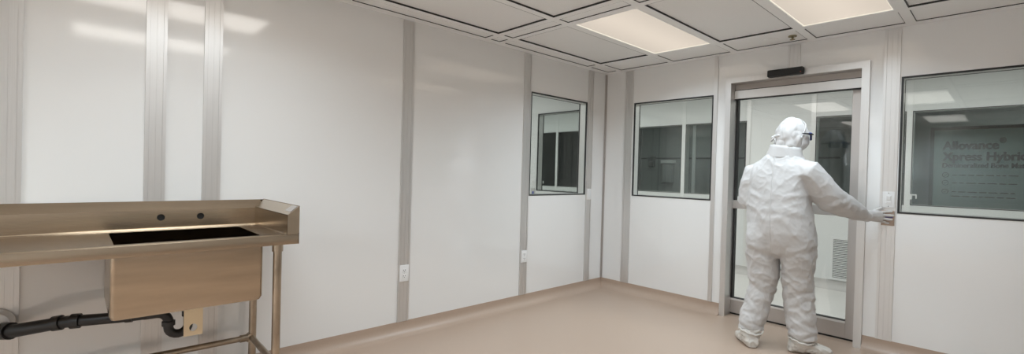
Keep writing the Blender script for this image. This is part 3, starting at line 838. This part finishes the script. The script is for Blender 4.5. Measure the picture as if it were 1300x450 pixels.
# raised centre seam down the back, laid on the cloth
from mathutils.bvhtree import BVHTree
bmx = bmesh.new(); bmx.from_mesh(coverall.data); bmx.normal_update(); tree = BVHTree.FromBMesh(bmx)
pts = []
for i in range(60):
    z = 1.462 - (1.462 - .72) * i / 59
    hit = tree.ray_cast(V((1.968 + .02 * (1.46 - z) - PX, -1.5 - PY, z)), V((0, 1, 0)))
    if hit[0] is not None: pts.append(hit[0] + V((PX, PY, 0)) + V((0, .001, 0)))
sm = [pts[max(0, i - 1)] * .25 + pts[i] * .5 + pts[min(len(pts) - 1, i + 1)] * .25 for i in range(len(pts))]
MB().tube(sm, .0048, 8).build('back_seam', M['suit'], coverall, smooth=True)
bmx.free()
# collar band
cb = MB()
cr = [ring((2.000, -.485, 1.432), .128, .106, 36, 2.0), ring((2.004, -.478, 1.472), .116, .106, 36, 2.0), ring((2.007, -.476, 1.500), .110, .103, 36, 2.0), ring((2.010, -.473, 1.522), .107, .100, 36, 2.0), ring((2.010, -.473, 1.522), .103, .095, 36, 2.0), ring((2.004, -.477, 1.475), .103, .095, 36, 2.0)]
for r_ in cr:
    for p in r_: p.z += .010 - .10 * (p.x - 2.0) + .010 * noise.noise(p * 14); p.y += .010 * noise.noise(p * 16 + V((3, 3, 3)))
cb.loft(cr, caps=False); cb.build('collar', M['suit'], coverall, smooth=True)

# --- hood: open at the face, skirt tucked into the collar
hd_ = MB(); n = 48
lv = [(.129, .006), (.125, .027), (.116, .046), (.098, .064), (.066, .084), (.024, .098), (-.015, .102), (-.050, .099), (-.085, .096), (-.118, .094), (-.150, .092)]
R_ = []
for dz, rr in lv:
    rw = []
    for i in range(n):
        a = 2 * PI * i / n; fx, rx = math.cos(a), math.sin(a)        # a = 0 is the face direction
        lf = rr * (1.12 if fx > 0 else 1.08); sd = rr * .95
        low = max(0, min(1, (-dz - .03) / .09))
        cx = HC.lerp(V((2.006, -.474, HC.z)), low)
        wob = 1 + .15 * noise.noise(V((fx * 2.4, rx * 2.4, dz * 16)) + V((2, 5, 1))) + .09 * (ridged(V((fx * 3 + dz * 14, rx * 3 - dz * 10, dz * 18)) + V((6, 1, 3))) - .3) + .05 * noise.noise(V((fx * 8, rx * 8, dz * 50)))
        rw.append(cx + HF * (fx * lf * (1 - .10 * low) * wob) + HR * (rx * sd * wob) + UP * dz)
    R_.append([hd_.bm.verts.new(p) for p in rw])
top = hd_.bm.verts.new(HC + UP * .129)
for i in range(n): hd_.bm.faces.new([top, R_[0][i], R_[0][(i + 1) % n]])
for k in range(len(lv) - 1):
    for i in range(n):
        ang = min(i + .5, n - i - .5) * 360 / n
        zmid = (lv[k][0] + lv[k + 1][0]) / 2
        if ang < 44 and -.08 < zmid < .045: continue
        hd_.bm.faces.new([R_[k][i], R_[k + 1][i], R_[k + 1][(i + 1) % n], R_[k][(i + 1) % n]])
hood = hd_.build('hood', M['hood'], person, smooth=True)
tx_ = bpy.data.textures.new('hood_folds', 'CLOUDS'); tx_.noise_scale = .085; tx_.noise_depth = 1
sl_ = MB(); sp_ = []
for i in range(14):
    dz = .118 - .150 * i / 13; a = math.radians(28 + 58 * math.sin(PI * .5 * i / 13)); rr_ = .108 * math.sqrt(max(0.0, 1 - max(0, dz / .131) ** 2))
    sp_.append(HC + HF * (math.cos(a) * rr_ * 1.11) + HR * (math.sin(a) * rr_ * .96) + UP * dz)
sl_.tube(sp_, .0045, 8); sl_.build('hood_seam', M['hood'], hood, smooth=True)
m_ = hood.modifiers.new('sol', 'SOLIDIFY'); m_.thickness = .004; m_.offset = 1
m_ = hood.modifiers.new('sub', 'SUBSURF'); m_.levels = 3; m_.render_levels = 3
m_ = hood.modifiers.new('folds', 'DISPLACE'); m_.texture = tx_; m_.strength = .020; m_.mid_level = .5
# knotted ties at the back of the hood
kp = HC - HF * .112 - HR * .02 - UP * .012
kn = MB(); kn.ell(kp, (.020, .014, .017), HM); kn.ell(kp + HR * .028 - HF * .004 + UP * .006, (.022, .010, .012), HM); kn.ell(kp - HR * .026 - HF * .003 - UP * .004, (.022, .010, .013), HM)
kn.tube([kp, kp - HF * .016 - HR * .018 - UP * .025, kp - HF * .018 - HR * .030 - UP * .034], [.009, .008, .004], 10); kn.tube([kp, kp - HF * .010 + HR * .012 - UP * .03, kp - HF * .008 + HR * .018 - UP * .06], [.008, .007, .004], 10)
kn.build('tie_knot', M['hood'], hood, smooth=True)
# face mask
fm = MB(); rows = []
for k in range(9):
    v_ = k / 8; row = []
    for i in range(21):
        u = -1 + 2 * i / 20; a = u * math.radians(82)
        bulge = 1 + .16 * (1 - (2 * v_ - .9) ** 2) * math.cos(a) ** 2 + .015 * math.sin(v_ * 30)
        tp = 1 - .30 * max(0, (v_ - .55) / .45) ** 1.5
        row.append(fm.bm.verts.new(HC + HF * (.103 * bulge * tp * math.cos(a) + .004) + HR * (.092 * tp * math.sin(a)) + UP * (-.012 - .100 * v_ + .020 * (1 - abs(u)) * (1 - v_))))
    rows.append(row)
for a_, b_ in zip(rows, rows[1:]):
    for i in range(20): fm.bm.faces.new([a_[i], a_[i + 1], b_[i + 1], b_[i]])
mask = fm.build('face_mask', M['hood'], person, smooth=True)
m_ = mask.modifiers.new('sol', 'SOLIDIFY'); m_.thickness = .003; m_.offset = 1
# safety glasses
gl = MB()
for s_ in (-1, 1):
    gl.tube([HC + HR * (.104 * s_) + HF * .012 + UP * .008, HC + HR * (.103 * s_) + HF * .060 + UP * .006, HC + HR * (.088 * s_) + HF * .104 + UP * .004], [.0045, .0055, .0055], 8)
gl = gl.build('safety_glasses', M['black'], person, smooth=True)
br_ = MB()
br_.tube([HC + HR * (.088 * math.sin(a)) + HF * (.066 + .064 * math.cos(a)) + UP * .012 for a in [math.radians(-78 + 156 * i / 16) for i in range(17)]], .0065, 8)
br_.build('blue_brow_bar', M['blue'], gl, smooth=True)
for s_ in (-1, 1):
    ln = MB(); g_ = []
    for k in range(7):
        zz = .014 - .050 * k / 6
        sh = math.sqrt(max(.05, 1 - (2 * k / 6 - 1) ** 2 * .6))
        g_.append([ln.bm.verts.new(HC + HR * (.088 * math.sin(a)) + HF * (.070 + .066 * math.cos(a)) + UP * zz) for a in [s_ * math.radians(8 + (36 + 34 * sh) * i / 8) for i in range(9)]])
    for p_, q_ in zip(g_, g_[1:]):
        for i in range(8): ln.bm.faces.new([p_[i], p_[i + 1], q_[i + 1], q_[i]])
    lo_ = ln.build('lens', M['lens'], gl, smooth=True)
    m_ = lo_.modifiers.new('sol', 'SOLIDIFY'); m_.thickness = .002
# --- gloves, each with a palm, four unequal fingers and a thumb
def glove(palm, fingers, thumb, voxel=.0032):
    g = MB(); g.tube(palm[0], palm[1], 16, True, (0, 0, 1), .62)
    w_, d_ = palm[2]; g.tube([w_ - d_ * .075, w_ - d_ * .03, w_ + d_ * .012, w_ + d_ * .045], [.054, .048, .040, .034], 20)
    for f in fingers: g.tube(f[0], f[1], 10)
    g.tube(thumb[0], thumb[1], 10)
    return finish(remesh(g, 'glove', voxel, 2), 'glove', M['glove'], person, lambda c, n_: .0012 * noise.noise(c * 60))
PYF = -.033
pr = ([W_R - V((.062, .082, -.014)), W_R - V((.030, .042, -.006)), W_R, W_R.lerp(V((2.532, -.062, 1.022)), .45), V((2.516, -.078, 1.024)), V((2.534, -.060, 1.022))], [.050, .046, .040, .040, .045, .036], (W_R, (W_R - E_R).normalized()))
fr = []
for k, (z0, z1, L_, r_) in enumerate(((1.052, 1.062, .072, .0092), (1.030, 1.033, .082, .0098), (1.008, 1.003, .074, .0093), (.988, .975, .056, .0082))):
    bx_ = 2.522; by_ = -.066
    fr.append(([V((bx_ - .012, by_ - .010, z0)), V((bx_ + .010, by_ + .004, z0)), V((bx_ + .030, by_ + .020, (z0 + z1) / 2 + .001)), V((bx_ + L_ * .72, PYF, z1)), V((bx_ + L_, PYF + .002, z1))], [r_, r_ * 1.06, r_, r_ * .95, r_ * .75]))
th = ([V((2.488, -.112, 1.045)), V((2.505, -.088, 1.068)), V((2.520, -.062, 1.080)), V((2.534, -.045, 1.086))], [.015, .012, .0105, .008])
glove(pr, fr, th)
D_ = (W_L - E_L).normalized(); hx = V((.55, .80, -.20)).normalized(); hu = V((0, 0, 1)); 
w0 = W_L; pL = ([w0 - D_ * .05, w0, w0 + hx * .05, w0 + hx * .085], [.042, .036, .042, .036], (W_L, D_))
side = hx.cross(hu).normalized(); fl = []
for k, (o_, L_, r_) in enumerate(((.028, .070, .0092), (.010, .080, .0098), (-.010, .072, .0093), (-.028, .056, .0082))):
    b0 = w0 + hx * .078 + hu * o_
    fl.append(([b0 - hx * .015, b0 + hx * .012, b0 + hx * (L_ * .55) - side * .014, b0 + hx * (L_ * .85) - side * .034, b0 + hx * (L_ * .95) - side * .050], [r_, r_ * 1.05, r_, r_ * .95, r_ * .75]))
glove(pL, fl, ([w0 + hx * .02 + hu * .022, w0 + hx * .045 + hu * .050 - side * .008, w0 + hx * .070 + hu * .060 - side * .022, w0 + hx * .086 + hu * .060 - side * .034], [.015, .0125, .011, .008]))
# --- boot covers
def boot(heel, toe, ank):
    heel, toe = V(heel), V(toe); d_ = (toe - heel); L_ = d_.length; d_.normalize(); sd = V((-d_.y, d_.x, 0))
    g = MB(); rr = []
    for f, hw_, ht in ((-.03, .030, .050), (.03, .045, .085), (.15, .052, .110), (.32, .054, .105), (.50, .056, .082), (.70, .060, .066), (.86, .054, .054), (.96, .038, .042), (1.02, .016, .026)):
        c = heel + d_ * (f * L_); r_ = []
        for i in range(20):
            a = 2 * PI * i / 20; x_, z_ = math.cos(a), math.sin(a)
            zz = ht * .5 + ht * .5 * math.copysign(abs(z_) ** .7, z_)
            r_.append(c + sd * (hw_ * math.copysign(abs(x_) ** .75, x_)) + UP * (zz + .002))
        rr.append(r_)
    g.loft(rr)
    g.tube([heel + d_ * (L_ * .24) + UP * .04, V(ank) + UP * -.005, V(ank) + UP * .035], [.055, .072, .070], 20)
    def dd(c, n_):
        if c.z < .006: return 0
        return .007 * (ridged(V((c.x * 22, c.y * 22, c.z * 30))) - .3) + .004 * math.sin(c.z * 190 + 5 * noise.noise(c * 14)) * (1 if c.z > .075 else .25)
    me = remesh(g, 'boot_cover', .006, 2)
    for v in me.vertices: v.co.z = max(v.co.z, .001)
    o = finish(me, 'boot_cover', M['boot'], person, dd)
    # elastic cuff gathered round the trouser leg
    c = V(ank) + UP * .018
    MB().tube([c + V((.083 * math.cos(2 * PI * i / 30), .083 * math.sin(2 * PI * i / 30), .010 * math.sin(4 * PI * i / 30) + .004 * math.sin(2.1 * i))) for i in range(31)], .0065, 8, caps=False).build('elastic_cuff', M['boot'], o, smooth=True)
boot((1.885, -.665, 0), (1.712, -.455, 0), (1.842, -.595, .092))
boot((2.085, -.505, 0), (2.318, -.355, 0), (2.152, -.470, .078))

# ------------------------------------------------------------------ camera
f, yaw, pitch, roll = 593.89, -.81895, -.00994, .02687
cam = bpy.data.cameras.new('camera'); cam.sensor_fit = 'HORIZONTAL'; cam.sensor_width = 36.0
cam.lens = f / 1300 * 36.0; cam.clip_start = .05
co = bpy.data.objects.new('camera', cam); C.objects.link(co)
F = V((math.sin(yaw) * math.cos(pitch), math.cos(yaw) * math.cos(pitch), math.sin(pitch)))
R = V((math.cos(yaw), -math.sin(yaw), 0)); U = R.cross(F)
c_, s_ = math.cos(roll), math.sin(roll)
R2, U2 = R * c_ + U * s_, U * c_ - R * s_
mw = Matrix((R2, U2, -F)).transposed().to_4x4(); mw.translation = V((3.18785, -4.4128, 1.2760)); co.matrix_world = mw
sc = bpy.context.scene; sc.camera = co

w = bpy.data.worlds.new('world'); sc.world = w; w.use_nodes = True
w.node_tree.nodes['Background'].inputs['Color'].default_value = (.5, .5, .5, 1); w.node_tree.nodes['Background'].inputs['Strength'].default_value = 0.0
sc.view_settings.view_transform = 'Standard'; sc.view_settings.look = 'None'
sc.view_settings.exposure = 0.14; sc.view_settings.gamma = 1.0; sc.view_settings.use_curve_mapping = False
